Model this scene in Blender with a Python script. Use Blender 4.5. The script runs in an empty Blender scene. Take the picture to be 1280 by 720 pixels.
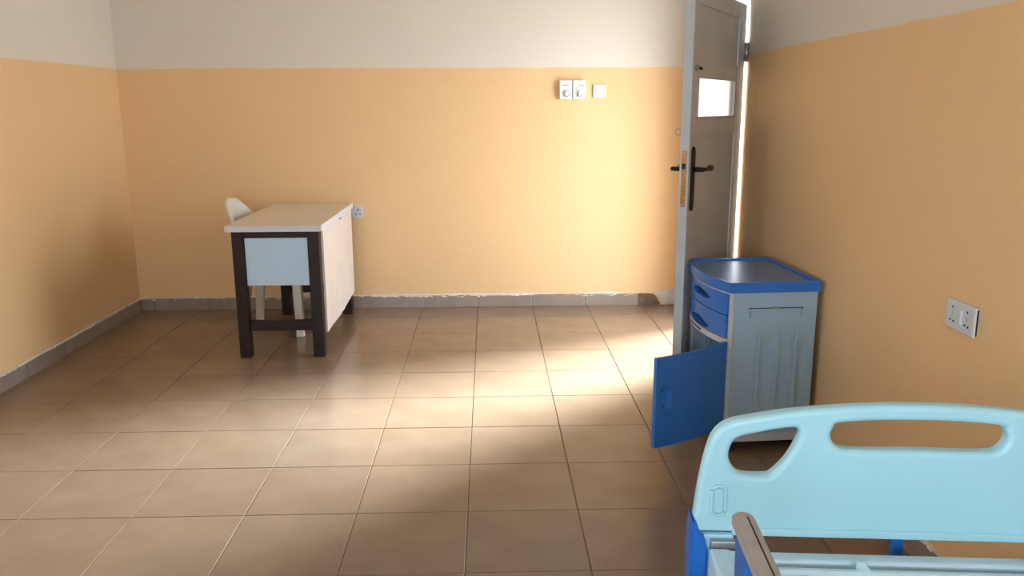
import bpy, bmesh, math, random
from mathutils import Vector, Matrix

# ------------------------------------------------------------------ camera, world, sun, exposure
SC = bpy.context.scene
COL = SC.collection
PI = math.pi
F_PX, PITCH, YAW, ROLL, EYE = 1025.27, 0.2179, 0.0281, -0.0044, 1.4295


def make_camera():
    cam = bpy.data.cameras.new('camera')
    cam.sensor_width = 36.0
    cam.lens = F_PX / 1280.0 * 36.0
    cam.clip_start = 0.02
    o = bpy.data.objects.new('camera', cam)
    COL.objects.link(o)
    cy, sy = math.cos(YAW), math.sin(YAW)
    f = Vector((sy * math.cos(PITCH), cy * math.cos(PITCH), -math.sin(PITCH)))
    r = Vector((cy, -sy, 0))
    u = r.cross(f)
    c, s = math.cos(ROLL), math.sin(ROLL)
    r2, u2 = c * r + s * u, -s * r + c * u
    m = Matrix.Identity(4)
    for i in range(3):
        m[i][0], m[i][1], m[i][2] = r2[i], u2[i], -f[i]
    m[2][3] = EYE
    o.matrix_world = m
    SC.camera = o


make_camera()

SC.view_settings.view_transform = 'Standard'
SC.view_settings.look = 'None'
SC.view_settings.gamma = 1.0
SC.view_settings.use_curve_mapping = False
SC.view_settings.exposure = 0.24

SKY_STRENGTH = 10.0
SUN_ENERGY = 48.0
SUN_AZ, SUN_EL, SUN_ANGLE = 34.0, 28.0, 26.0

W = bpy.data.worlds.new('sky')
SC.world = W
W.use_nodes = True
bg = W.node_tree.nodes['Background']
bg.inputs['Color'].default_value = (0.80, 0.90, 1.0, 1)
bg.inputs['Strength'].default_value = SKY_STRENGTH

sun = bpy.data.lights.new('sun', 'SUN')
sun.energy = SUN_ENERGY
sun.angle = math.radians(SUN_ANGLE)
sun.color = (0.74, 0.89, 1.0)
so = bpy.data.objects.new('sun', sun)
COL.objects.link(so)
_a, _e = math.radians(SUN_AZ), math.radians(SUN_EL)
so.rotation_euler = Vector((-math.cos(_a) * math.cos(_e), -math.sin(_a) * math.cos(_e), -math.sin(_e))).to_track_quat('-Z', 'Y').to_euler()


def portal(name, loc, direction, sx, sy):
    l = bpy.data.lights.new(name, 'AREA')
    l.shape = 'RECTANGLE'
    l.size, l.size_y = sx, sy
    l.cycles.is_portal = True
    o = bpy.data.objects.new(name, l)
    COL.objects.link(o)
    o.location = loc
    o.rotation_euler = Vector(direction).to_track_quat('-Z', 'Z').to_euler()


# room dimensions (metres)
XL, XR, YB, YR, ZC = -2.52, 1.365, 5.838, -2.30, 2.90
WT = 0.18                                    # wall thickness
DY0, DY1, DZ = 4.425, 5.34, 2.04             # doorway in the right wall
DADO = 1.69
WINS = [(-1.90, 0.90)]                      # window in the rear wall
LWIN = (0.70, 1.50)                          # window in the left wall, nearer than the frame's edge
WZ0, WZ1 = 0.95, 2.15

portal('doorway_portal', (XR + WT + 0.02, (DY0 + DY1) / 2, DZ / 2), (-1, 0, 0), DY1 - DY0, DZ)
for _x0, _x1 in WINS:
    portal('window_portal', ((_x0 + _x1) / 2, YR - WT - 0.02, (WZ0 + WZ1) / 2), (0, 1, 0), _x1 - _x0, WZ1 - WZ0)


portal('window_portal', (XL - WT - 0.02, (LWIN[0] + LWIN[1]) / 2, (WZ0 + WZ1) / 2), (1, 0, 0), LWIN[1] - LWIN[0], WZ1 - WZ0)


# ------------------------------------------------------------------ materials
def srgb(r, g, b):
    def c(v):
        v /= 255.0
        return v / 12.92 if v <= 0.04045 else ((v + 0.055) / 1.055) ** 2.4
    return (c(r), c(g), c(b), 1.0)


def mat(name, col, rough=0.5, metal=0.0, spec=0.5, noise=0.0, nscale=8.0, bump=0.0, bscale=60.0, rand=0.0, col2=None):
    m = bpy.data.materials.new(name)
    m.use_nodes = True
    nt = m.node_tree
    N, L = nt.nodes, nt.links
    p = N['Principled BSDF']
    p.inputs['Roughness'].default_value = rough
    p.inputs['Metallic'].default_value = metal
    p.inputs['Specular IOR Level'].default_value = spec
    p.inputs['Base Color'].default_value = col
    tc = N.new('ShaderNodeTexCoord')
    if noise > 0 or col2:
        nz = N.new('ShaderNodeTexNoise')
        nz.inputs['Scale'].default_value = nscale
        nz.inputs['Detail'].default_value = 5
        L.new(tc.outputs['Object'], nz.inputs['Vector'])
        mx = N.new('ShaderNodeMix')
        mx.data_type = 'RGBA'
        c2 = col2 or tuple(max(0, v * (1 - noise)) for v in col[:3]) + (1,)
        mx.inputs[6].default_value = col
        mx.inputs[7].default_value = c2
        rp = N.new('ShaderNodeMapRange')
        rp.inputs[1].default_value = 0.35
        rp.inputs[2].default_value = 0.68
        L.new(nz.outputs['Fac'], rp.inputs[0])
        L.new(rp.outputs[0], mx.inputs[0])
        out = mx.outputs[2]
        if rand > 0:
            oi = N.new('ShaderNodeObjectInfo')
            hs = N.new('ShaderNodeHueSaturation')
            mr = N.new('ShaderNodeMapRange')
            mr.inputs[3].default_value = 1 - rand
            mr.inputs[4].default_value = 1 + rand
            L.new(oi.outputs['Random'], mr.inputs[0])
            L.new(mr.outputs[0], hs.inputs['Value'])
            L.new(out, hs.inputs['Color'])
            out = hs.outputs['Color']
        L.new(out, p.inputs['Base Color'])
    if bump > 0:
        nb = N.new('ShaderNodeTexNoise')
        nb.inputs['Scale'].default_value = bscale
        nb.inputs['Detail'].default_value = 4
        L.new(tc.outputs['Object'], nb.inputs['Vector'])
        b = N.new('ShaderNodeBump')
        b.inputs['Strength'].default_value = bump
        b.inputs['Distance'].default_value = 0.01
        L.new(nb.outputs['Fac'], b.inputs['Height'])
        L.new(b.outputs['Normal'], p.inputs['Normal'])
    return m


def wall_material():
    """cream paint above, yellow-ochre satin paint below, hand-painted dividing line"""
    m = bpy.data.materials.new('two_tone_wall_paint')
    m.use_nodes = True
    nt = m.node_tree
    N, L = nt.nodes, nt.links
    p = N['Principled BSDF']
    ge = N.new('ShaderNodeNewGeometry')
    sp = N.new('ShaderNodeSeparateXYZ')
    L.new(ge.outputs['Position'], sp.inputs[0])
    nz = N.new('ShaderNodeTexNoise')
    nz.inputs['Scale'].default_value = 9
    nz.inputs['Detail'].default_value = 3
    L.new(ge.outputs['Position'], nz.inputs['Vector'])
    ma = N.new('ShaderNodeMath')
    ma.operation = 'MULTIPLY_ADD'
    ma.inputs[1].default_value = 0.012
    L.new(nz.outputs['Fac'], ma.inputs[0])
    L.new(sp.outputs['Z'], ma.inputs[2])
    mr = N.new('ShaderNodeMapRange')
    mr.inputs[1].default_value = DADO + 0.006 - 0.003
    mr.inputs[2].default_value = DADO + 0.006 + 0.003
    L.new(ma.outputs[0], mr.inputs[0])
    n2 = N.new('ShaderNodeTexNoise')
    n2.inputs['Scale'].default_value = 1.7
    n2.inputs['Detail'].default_value = 6
    L.new(ge.outputs['Position'], n2.inputs['Vector'])
    lo = N.new('ShaderNodeMix')
    lo.data_type = 'RGBA'
    lo.inputs[6].default_value = WALL_LOW
    lo.inputs[7].default_value = WALL_LOW2
    L.new(n2.outputs['Fac'], lo.inputs[0])
    hi = N.new('ShaderNodeMix')
    hi.data_type = 'RGBA'
    hi.inputs[6].default_value = WALL_HIGH
    hi.inputs[7].default_value = WALL_HIGH2
    L.new(n2.outputs['Fac'], hi.inputs[0])
    mx = N.new('ShaderNodeMix')
    mx.data_type = 'RGBA'
    L.new(mr.outputs[0], mx.inputs[0])
    L.new(lo.outputs[2], mx.inputs[6])
    L.new(hi.outputs[2], mx.inputs[7])
    L.new(mx.outputs[2], p.inputs['Base Color'])
    p.inputs['Roughness'].default_value = 0.55
    p.inputs['Specular IOR Level'].default_value = 0.3
    nb = N.new('ShaderNodeTexNoise')
    nb.inputs['Scale'].default_value = 35
    nb.inputs['Detail'].default_value = 5
    L.new(ge.outputs['Position'], nb.inputs['Vector'])
    b = N.new('ShaderNodeBump')
    b.inputs['Strength'].default_value = 0.12
    b.inputs['Distance'].default_value = 0.01
    L.new(nb.outputs['Fac'], b.inputs['Height'])
    L.new(b.outputs['Normal'], p.inputs['Normal'])
    return m


WALL_LOW, WALL_LOW2 = (0.84, 0.555, 0.29, 1), (0.81, 0.53, 0.275, 1)
WALL_HIGH, WALL_HIGH2 = (0.76, 0.68, 0.59, 1), (0.74, 0.66, 0.57, 1)


def tile_material():
    m = mat('floor_tile_glaze', (0.25, 0.163, 0.104, 1), rough=0.34, spec=0.6, noise=0.12, nscale=5.0, bump=0.03, bscale=9, rand=0.05)
    nt = m.node_tree
    N, L = nt.nodes, nt.links
    p = N['Principled BSDF']
    tc = N.new('ShaderNodeTexCoord')
    # dusty scuffs: rougher, slightly paler wiped streaks
    mp = N.new('ShaderNodeMapping')
    mp.inputs['Rotation'].default_value = (0, 0, 0.5)
    mp.inputs['Scale'].default_value = (1.5, 3.2, 1)
    ge = N.new('ShaderNodeNewGeometry')
    L.new(ge.outputs['Position'], mp.inputs['Vector'])
    nz = N.new('ShaderNodeTexNoise')
    nz.inputs['Scale'].default_value = 1.6
    nz.inputs['Detail'].default_value = 2.5
    L.new(mp.outputs[0], nz.inputs['Vector'])
    mr = N.new('ShaderNodeMapRange')
    mr.inputs[1].default_value = 0.40
    mr.inputs[2].default_value = 0.70
    mr.inputs[3].default_value = 0.18
    mr.inputs[4].default_value = 0.26
    L.new(nz.outputs['Fac'], mr.inputs[0])
    L.new(mr.outputs[0], p.inputs['Roughness'])
    old = p.inputs['Base Color'].links[0].from_socket
    mx = N.new('ShaderNodeMix')
    mx.data_type = 'RGBA'
    m2 = N.new('ShaderNodeMapRange')
    m2.inputs[1].default_value = 0.45
    m2.inputs[2].default_value = 0.85
    m2.inputs[3].default_value = 0.0
    m2.inputs[4].default_value = 0.22
    L.new(nz.outputs['Fac'], m2.inputs[0])
    L.new(m2.outputs[0], mx.inputs[0])
    L.new(old, mx.inputs[6])
    mx.inputs[7].default_value = (0.30, 0.215, 0.155, 1)
    L.new(mx.outputs[2], p.inputs['Base Color'])
    return m


M = {}
M['wall'] = wall_material()
M['tile'] = tile_material()
M['grout'] = mat('dark_grout', (0.12, 0.082, 0.058, 1), 0.9, noise=0.4, nscale=40)
M['skirt'] = mat('skirting_tile_glaze', (0.32, 0.25, 0.205, 1), 0.35, noise=0.15, nscale=9, rand=0.06)
M['skirt_broken'] = mat('broken_tile_biscuit', (0.20, 0.13, 0.085, 1), 0.85, noise=0.5, nscale=30, bump=0.6, bscale=80)
M['plaster'] = mat('raw_plaster', (0.74, 0.68, 0.60, 1), 0.9, noise=0.2, nscale=40, bump=0.5, bscale=90)
M['ceiling'] = mat('ceiling_paint', (0.74, 0.71, 0.66, 1), 0.8, noise=0.05)
M['ground'] = mat('outdoor_concrete', (0.50, 0.47, 0.42, 1), 0.9, noise=0.2, nscale=2)
M['door_paint'] = mat('grey_door_paint', (0.60, 0.585, 0.56, 1), 0.45, noise=0.12, nscale=3, bump=0.08, bscale=30)
M['door_edge'] = mat('pale_grey_door_edge', (0.50, 0.55, 0.58, 1), 0.45, noise=0.1, nscale=6)
M['frame_paint'] = mat('door_frame_paint', (0.45, 0.46, 0.46, 1), 0.5, noise=0.1)
M['black_metal'] = mat('blackened_metal', (0.022, 0.018, 0.017, 1), 0.35, 0.6, noise=0.3, nscale=60)
M['brass'] = mat('worn_brass', (0.50, 0.25, 0.07, 1), 0.42, 0.75, noise=0.45, nscale=70)
M['dark_hole'] = mat('dark_slot', (0.012, 0.010, 0.010, 1), 0.8, noise=0.2)
M['steel'] = mat('galvanised_steel', (0.45, 0.45, 0.46, 1), 0.4, 0.8, noise=0.2, nscale=30)
M['white_plastic'] = mat('white_switch_plastic', (0.76, 0.76, 0.74, 1), 0.35, noise=0.05, nscale=20)
M['grey_mark'] = mat('grey_printed_mark', (0.22, 0.23, 0.23, 1), 0.5, noise=0.3, nscale=200)
M['socket_plastic'] = mat('white_socket_plastic', (0.62, 0.66, 0.70, 1), 0.3, noise=0.05, nscale=20)
M['desk_top'] = mat('cream_laminate', (0.78, 0.66, 0.50, 1), 0.38, noise=0.08, nscale=4)
M['desk_edge'] = mat('pale_lilac_edge_band', (0.66, 0.66, 0.72, 1), 0.4, noise=0.06)
M['desk_panel'] = mat('pale_blue_laminate', (0.52, 0.72, 0.93, 1), 0.4, noise=0.06, nscale=3)
M['desk_modesty'] = mat('pinkish_cream_board', (0.76, 0.64, 0.56, 1), 0.6, noise=0.08, nscale=6, bump=0.1, bscale=12)
M['dark_wood'] = mat('dark_stained_wood', (0.020, 0.0075, 0.0055, 1), 0.45, spec=0.35, noise=0.5, nscale=18, bump=0.15, bscale=50)
M['chair'] = mat('white_moulded_plastic', (0.78, 0.74, 0.66, 1), 0.4, noise=0.08, nscale=8)
M['cab_blue'] = mat('blue_abs_plastic', (0.026, 0.175, 0.62, 1), 0.32, noise=0.12, nscale=5)
M['cab_recess_shade'] = mat('recess_shade_blue', (0.008, 0.04, 0.22, 1), 0.45, noise=0.12, nscale=5)  # drawer blue darkened: shade inside the handle recesses put into the colour
M['cab_top'] = mat('blue_abs_lid_plastic', (0.07, 0.18, 0.45, 1), 0.27, noise=0.12, nscale=5)
M['cab_grey'] = mat('blue_grey_abs_plastic', (0.33, 0.48, 0.61, 1), 0.4, noise=0.06, nscale=5)
M['cab_rail'] = mat('pale_grey_abs_plastic', (0.50, 0.54, 0.58, 1), 0.4, noise=0.06, nscale=5)
M['bed_board'] = mat('pale_cyan_abs_plastic', (0.45, 0.81, 0.95, 1), 0.35, noise=0.05, nscale=3, bump=0.03, bscale=40)
M['bed_metal'] = mat('white_enamelled_steel', (0.60, 0.82, 0.92, 1), 0.35, noise=0.06, nscale=6)
M['bed_blue'] = mat('bright_blue_plastic', (0.016, 0.17, 0.66, 1), 0.3, noise=0.12, nscale=9)
M['alu'] = mat('brushed_aluminium', (0.52, 0.50, 0.48, 1), 0.45, 0.25, noise=0.15, nscale=25)
M['rubber'] = mat('black_rubber', (0.03, 0.03, 0.03, 1), 0.7, noise=0.2)
M['label_print'] = mat('printed_label_white', (0.8, 0.8, 0.8, 1), 0.5, noise=0.05)


def glass_mat(name, rough, tint):
    m = bpy.data.materials.new(name)
    m.use_nodes = True
    p = m.node_tree.nodes['Principled BSDF']
    p.inputs['Base Color'].default_value = tint
    p.inputs['Roughness'].default_value = rough
    p.inputs['Transmission Weight'].default_value = 1.0
    p.inputs['IOR'].default_value = 1.1
    return m


M['pane'] = glass_mat('frosted_glass', 0.5, (0.95, 0.96, 0.96, 1))


# ------------------------------------------------------------------ helpers
def obj(name, bm, m, parent=None, smooth=False, loc=None, rot=None):
    me = bpy.data.meshes.new(name)
    bm.normal_update()
    bm.to_mesh(me)
    bm.free()
    me.materials.append(M[m])
    if smooth:
        for p in me.polygons:
            p.use_smooth = True
    o = bpy.data.objects.new(name, me)
    COL.objects.link(o)
    if parent:
        o.parent = parent
    if loc:
        o.location = loc
    if rot:
        o.rotation_euler = rot
    return o


def share(name, src, parent, loc=(0, 0, 0), rot=(0, 0, 0), material=None):
    o = bpy.data.objects.new(name, src.data)
    COL.objects.link(o)
    o.parent = parent
    o.location = loc
    o.rotation_euler = rot
    return o


def thing(name, label, cat, loc=(0, 0, 0), rz=0.0, group=None):
    o = bpy.data.objects.new(name, None)
    COL.objects.link(o)
    o.empty_display_size = 0.1
    o.location = loc
    o.rotation_euler = (0, 0, rz)
    tag(o, label, cat, group)
    return o


def tag(o, label, cat, group=None, kind=None):
    o['label'] = label
    o['category'] = cat
    if group:
        o['group'] = group
    if kind:
        o['kind'] = kind
    return o


def box(bm, x0, x1, y0, y1, z0, z1, bevel=0.0, seg=2):
    vs = [bm.verts.new(p) for p in [(x0, y0, z0), (x1, y0, z0), (x1, y1, z0), (x0, y1, z0),
                                    (x0, y0, z1), (x1, y0, z1), (x1, y1, z1), (x0, y1, z1)]]
    fs = [bm.faces.new([vs[i] for i in q]) for q in
          [(0, 3, 2, 1), (4, 5, 6, 7), (0, 1, 5, 4), (1, 2, 6, 5), (2, 3, 7, 6), (3, 0, 4, 7)]]
    if bevel > 0:
        es = list({e for f in fs for e in f.edges})
        bmesh.ops.bevel(bm, geom=es, offset=bevel, segments=seg, affect='EDGES', profile=0.5)
    return vs


def bx(*a, **k):
    bm = bmesh.new()
    box(bm, *a, **k)
    return bm


def tube(bm, pts, r, seg=12, cap=True, radii=None):
    pts = [Vector(p) for p in pts]
    rings = []
    up = Vector((0, 0, 1))
    for i, p in enumerate(pts):
        if i == 0:
            t = pts[1] - pts[0]
        elif i == len(pts) - 1:
            t = pts[-1] - pts[-2]
        else:
            t = (pts[i + 1] - pts[i]).normalized() + (pts[i] - pts[i - 1]).normalized()
        t.normalize()
        ref = up if abs(t.dot(up)) < 0.95 else Vector((1, 0, 0))
        a = t.cross(ref).normalized()
        b = t.cross(a).normalized()
        rr = radii[i] if radii else r
        rings.append([bm.verts.new(p + rr * (math.cos(2 * PI * k / seg) * a + math.sin(2 * PI * k / seg) * b)) for k in range(seg)])
    for i in range(len(rings) - 1):
        for k in range(seg):
            bm.faces.new((rings[i][k], rings[i][(k + 1) % seg], rings[i + 1][(k + 1) % seg], rings[i + 1][k]))
    if cap:
        bm.faces.new(rings[0][::-1])
        bm.faces.new(rings[-1])
    bmesh.ops.recalc_face_normals(bm, faces=bm.faces)
    return bm


def prism(bm, outline, lo, hi, axis='z'):
    """outline (a,b) list extruded along axis between lo and hi"""
    def mk(a, b, c):
        return {'z': (a, b, c), 'y': (a, c, b), 'x': (c, a, b)}[axis]
    v0 = [bm.verts.new(mk(a, b, lo)) for a, b in outline]
    v1 = [bm.verts.new(mk(a, b, hi)) for a, b in outline]
    n = len(outline)
    bm.faces.new(v0[::-1])
    bm.faces.new(v1)
    for i in range(n):
        bm.faces.new((v0[i], v0[(i + 1) % n], v1[(i + 1) % n], v1[i]))
    bmesh.ops.recalc_face_normals(bm, faces=bm.faces)
    return bm


def rounded(x0, x1, y0, y1, r, seg=6):
    out = []
    for cx, cy, a0 in ((x1 - r, y1 - r, 0), (x0 + r, y1 - r, 90), (x0 + r, y0 + r, 180), (x1 - r, y0 + r, 270)):
        for k in range(seg + 1):
            a = math.radians(a0 + 90 * k / seg)
            out.append((cx + r * math.cos(a), cy + r * math.sin(a)))
    return out


def smooth_loop(pts, n=6):
    """closed Catmull-Rom through pts"""
    out = []
    m = len(pts)
    for i in range(m):
        p0, p1, p2, p3 = (Vector(pts[(i + k - 1) % m]) for k in range(4))
        for j in range(n):
            t = j / n
            out.append(tuple(0.5 * ((2 * p1) + (-p0 + p2) * t + (2 * p0 - 5 * p1 + 4 * p2 - p3) * t * t + (-p0 + 3 * p1 - 3 * p2 + p3) * t ** 3)))
    return out


def offset_loop(lp, d):
    """move a closed loop outwards (d > 0) or inwards (d < 0) by |d|"""
    n = len(lp)
    area = sum(lp[i][0] * lp[(i + 1) % n][1] - lp[(i + 1) % n][0] * lp[i][1] for i in range(n))
    sg = 1 if area > 0 else -1
    out = []
    for i in range(n):
        p, a, b = Vector(lp[i]), Vector(lp[i - 1]), Vector(lp[(i + 1) % n])
        e1, e2 = (p - a).normalized(), (b - p).normalized()
        n1, n2 = Vector((e1.y, -e1.x)) * sg, Vector((e2.y, -e2.x)) * sg
        m = n1 + n2
        m = m.normalized() if m.length > 1e-6 else n1
        k = d / max(.5, m.dot(n1))
        out.append((p.x + m.x * k, p.y + m.y * k))
    return out


def curve_sheet(name, loops, half, bevel, m, parent=None, loc=None, rot=None, res=3):
    """flat sheet with holes, rounded edges: 2D curve turned into a mesh (lies in local XY)"""
    cu = bpy.data.curves.new(name + '_outline', 'CURVE')
    cu.dimensions = '2D'
    cu.fill_mode = 'BOTH'
    cu.extrude = 0.0
    for li, lp in enumerate(loops):
        lp = offset_loop(lp, -bevel if li == 0 else bevel)
        s = cu.splines.new('POLY')
        s.points.add(len(lp) - 1)
        for i, p in enumerate(lp):
            s.points[i].co = (p[0], p[1], 0, 1)
        s.use_cyclic_u = True
    tmp = bpy.data.objects.new(name + '_tmp', cu)
    COL.objects.link(tmp)
    dg = bpy.context.evaluated_depsgraph_get()
    me = bpy.data.meshes.new_from_object(tmp.evaluated_get(dg))
    bpy.data.objects.remove(tmp)
    bpy.data.curves.remove(cu)
    me.name = name
    me.materials.clear()
    me.materials.append(M[m])
    bm = bmesh.new()
    bm.from_mesh(me)
    # the filled outline becomes both faces, rounded walls join them
    for f in list(bm.faces):
        vs = [v.co.copy() for v in f.verts]
        bm.faces.new([bm.verts.new((c.x, c.y, -half - bevel)) for c in vs[::-1]])
        for v in f.verts:
            v.co.z = half + bevel
    steps = res * 2
    for li, lp in enumerate(loops):
        sgn = -1 if li == 0 else 1
        rows = []
        for k in range(steps + 1):
            a = PI / 2 * k / steps
            d = bevel * (1 - math.sin(a))
            rows.append((d, half + bevel * math.cos(a)))
        rows = rows + [(d, -z) for d, z in rows[::-1]]
        prev = None
        for d, z in rows:
            cur = [bm.verts.new((x, y, z)) for x, y in (offset_loop(lp, sgn * d) if d > 1e-9 else lp)]
            if prev:
                m_ = len(cur)
                for i in range(m_):
                    bm.faces.new((prev[i], prev[(i + 1) % m_], cur[(i + 1) % m_], cur[i]))
            prev = cur
    bmesh.ops.remove_doubles(bm, verts=bm.verts, dist=2e-5)
    bmesh.ops.recalc_face_normals(bm, faces=bm.faces)
    bm.to_mesh(me)
    bm.free()
    for p in me.polygons:
        p.use_smooth = abs(p.normal.z) < 0.999
    o = bpy.data.objects.new(name, me)
    COL.objects.link(o)
    if parent:
        o.parent = parent
    if loc:
        o.location = loc
    if rot:
        o.rotation_euler = rot
    return o


rnd = random.Random(4)

# ------------------------------------------------------------------ the room shell
# floor: grout bed, separate tiles
fl = obj('floor', bx(XL - WT, XR + WT, YR - WT, YB + WT, -0.12, -0.0035), 'grout')
tag(fl, 'square beige-brown ceramic tiled floor with dark worn joints', 'floor', kind='structure')
T, TX0, TY0, GAP = 0.4, -0.0873, 2.3252, 0.0027


def tile_mesh(w, d):
    bm = bx(-w / 2, w / 2, -d / 2, d / 2, -0.0055, 0.0, bevel=0.0016, seg=1)
    me = bpy.data.meshes.new('floor_tile')
    bm.to_mesh(me)
    bm.free()
    me.materials.append(M['tile'])
    return me


_tm = {}
i0 = math.floor((XL - TX0) / T)
i1 = math.ceil((XR - TX0) / T)
j0 = math.floor((YR - TY0) / T)
j1 = math.ceil((YB - TY0) / T)
for i in range(i0, i1):
    for j in range(j0, j1):
        xa, xb = max(TX0 + i * T, XL), min(TX0 + (i + 1) * T, XR)
        ya, yb = max(TY0 + j * T, YR), min(TY0 + (j + 1) * T, YB)
        w, d = xb - xa - GAP, yb - ya - GAP
        if w < 0.02 or d < 0.02:
            continue
        key = (round(w, 4), round(d, 4))
        if key not in _tm:
            _tm[key] = tile_mesh(w, d)
        o = bpy.data.objects.new('floor_tile', _tm[key])
        COL.objects.link(o)
        o.parent = fl
        o.location = ((xa + xb) / 2 + rnd.uniform(-.0006, .0006), (ya + yb) / 2 + rnd.uniform(-.0006, .0006), rnd.uniform(-.0004, .0002))
        o.rotation_euler = (rnd.uniform(-.0012, .0012), rnd.uniform(-.0012, .0012), rnd.uniform(-.0012, .0012))

o = obj('ceiling', bx(XL - WT, XR + WT, YR - WT, YB + WT, ZC, ZC + 0.12), 'ceiling')
tag(o, 'plain off-white painted ceiling', 'ceiling', kind='structure')
o = obj('wall_back', bx(XL - WT, XR + WT, YB, YB + WT, -0.003, ZC), 'wall')
tag(o, 'far wall painted yellow ochre below and cream above', 'wall', kind='structure')
bm = bmesh.new()
box(bm, XL - WT, XL, YR, LWIN[0], -0.003, ZC)
box(bm, XL - WT, XL, LWIN[1], YB, -0.003, ZC)
box(bm, XL - WT, XL, LWIN[0], LWIN[1], -0.003, WZ0)
box(bm, XL - WT, XL, LWIN[0], LWIN[1], WZ1, ZC)
o = obj('wall_left', bm, 'wall')
tag(o, 'left wall painted orange-yellow below and cream above', 'wall', kind='structure')
bm = bmesh.new()
box(bm, XR, XR + WT, YR, DY0, -0.003, ZC)
box(bm, XR, XR + WT, DY1, YB, -0.003, ZC)
box(bm, XR, XR + WT, DY0, DY1, DZ, ZC)
o = obj('wall_right', bm, 'wall')
tag(o, 'right wall with the doorway, tan yellow below and greyish cream above', 'wall', kind='structure')
bm = bmesh.new()
xs = [XL - WT, WINS[0][0], WINS[0][1], XR + WT]
for k in (0, 2):
    box(bm, xs[k], xs[k + 1], YR - WT, YR, -0.003, ZC)
for w0, w1 in WINS:
    box(bm, w0, w1, YR - WT, YR, -0.003, WZ0)
    box(bm, w0, w1, YR - WT, YR, WZ1, ZC)
o = obj('wall_rear', bm, 'wall')
tag(o, 'wall behind the viewer with one window', 'wall', kind='structure')
def window_frame(name, label, origin, rz, w):
    e = thing(name, label, 'window', origin, rz)
    e['kind'] = 'structure'
    obj('frame', bx(0, w, -.025, .025, WZ0, WZ0 + .04), 'frame_paint', e)
    obj('frame', bx(0, w, -.025, .025, WZ1 - .04, WZ1), 'frame_paint', e)
    for xx in (0, w / 2 - .02, w - .04):
        obj('frame', bx(xx, xx + .04, -.025, .025, WZ0 + .04, WZ1 - .04), 'frame_paint', e)


window_frame('window_1', 'open sliding window in the wall behind the viewer', (WINS[0][0], YR - .09, 0), 0, WINS[0][1] - WINS[0][0])
window_frame('window_2', 'open sliding window in the left wall beside the viewer', (XL - .09, LWIN[0], 0), PI / 2, LWIN[1] - LWIN[0])

o = obj('ground', bx(-25, 30, -25, 30, -0.3, -0.2), 'ground')
tag(o, 'pale concrete yard outside the open door', 'ground', kind='structure')


# ------------------------------------------------------------------ skirting
SH = 0.0876


def rough_strip(length, seed, base, amp, depth, step=0.02, dips=0.0):
    """plaster ridge left above the skirting: jagged upper and lower edge; runs along +x, stands on local z"""
    r = random.Random(seed)
    bm = bmesh.new()
    n = max(2, int(length / step))
    rows = []
    hv = 0.5
    for k in range(n + 1):
        hv = min(1, max(0.05, hv + r.uniform(-.38, .38)))
        zt = base + amp * hv
        zb = base - 0.004 - (dips * max(0, r.uniform(-1.2, 1)))
        x = length * k / n
        dd = depth * r.uniform(.75, 1.15)
        rows.append([bm.verts.new((x, 0, zb)), bm.verts.new((x, -dd, zb)), bm.verts.new((x, -dd * .6, zt)), bm.verts.new((x, 0, zt + .002))])
    for k in range(n):
        for a in range(4):
            b = (a + 1) % 4
            bm.faces.new((rows[k][a], rows[k + 1][a], rows[k + 1][b], rows[k][b]))
    bm.faces.new(rows[0][::-1])
    bm.faces.new(rows[-1])
    bmesh.ops.recalc_face_normals(bm, faces=bm.faces)
    return bm


def skirting(name, label, origin, rz, joints, seed, dips, amp=.011):
    e = thing(name, label, 'baseboard', origin, rz)
    e['kind'] = 'structure'
    r = random.Random(seed)
    for a, b in zip(joints[:-1], joints[1:]):
        obj('skirting_tile', bx(a + .0015, b - .0015, -.010 - r.uniform(0, .002), 0.002, 0.0002, SH + r.uniform(-.003, .003), bevel=.0015, seg=1), 'skirt', e)
    L = joints[-1] - joints[0]
    o = obj('plaster_ridge', rough_strip(L, seed, SH, amp, .0125, dips=dips), 'plaster', e, loc=(joints[0], 0, 0))
    o['label'] = 'jagged whitish plaster line above the tiles'
    return e


jb = [1.087]
while jb[-1] - .389 > XL + .05:
    jb.append(jb[-1] - .389)
jb.append(XL + .011)
jb = jb[::-1]
sb = skirting('baseboard_back', 'greyish tile skirting along the far wall, broken off at the doorway end', (0, YB, 0), 0, jb, 11, .013)
# the broken last tile and the lump of plaster beside it
bm = bmesh.new()
out = [(1.09, .001), (1.252, .001), (1.25, .022), (1.236, .034), (1.228, .056), (1.214, .074), (1.198, .084), (1.15, .088), (1.09, .087)]
prism(bm, out, -.007, .002, 'y')
o = obj('skirting_tile', bm, 'skirt_broken', sb)
o['label'] = 'broken brown skirting tile with a ragged end'
bm = bmesh.new()
out = [(1.262, .012), (1.36, .008), (1.36, .125), (1.30, .118), (1.24, .106), (1.215, .096), (1.232, .076), (1.244, .050), (1.252, .034)]
prism(bm, out, -.012, .002, 'y')
o = obj('plaster_patch', bm, 'plaster', sb)
o['label'] = 'whitish lump of plaster by the corner'
jl = [0.011]
while jl[-1] + .389 < YB - YR:
    jl.append(jl[-1] + .389)
jl.append(YB - YR - .002)
skirting('baseboard_left', 'greyish brown tile skirting along the left wall', (XL, YR, 0), PI / 2, [v for v in jl], 12, .002, .005)
jr = [0.0]
while jr[-1] + .389 < DY0 - YR - .05:
    jr.append(jr[-1] + .389)
jr.append(DY0 - YR - .01)
skirting('baseboard_right', 'greyish tile skirting along the right wall behind the bed', (XR, DY0 - .01, 0), -PI / 2, jr, 13, .004)

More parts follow.
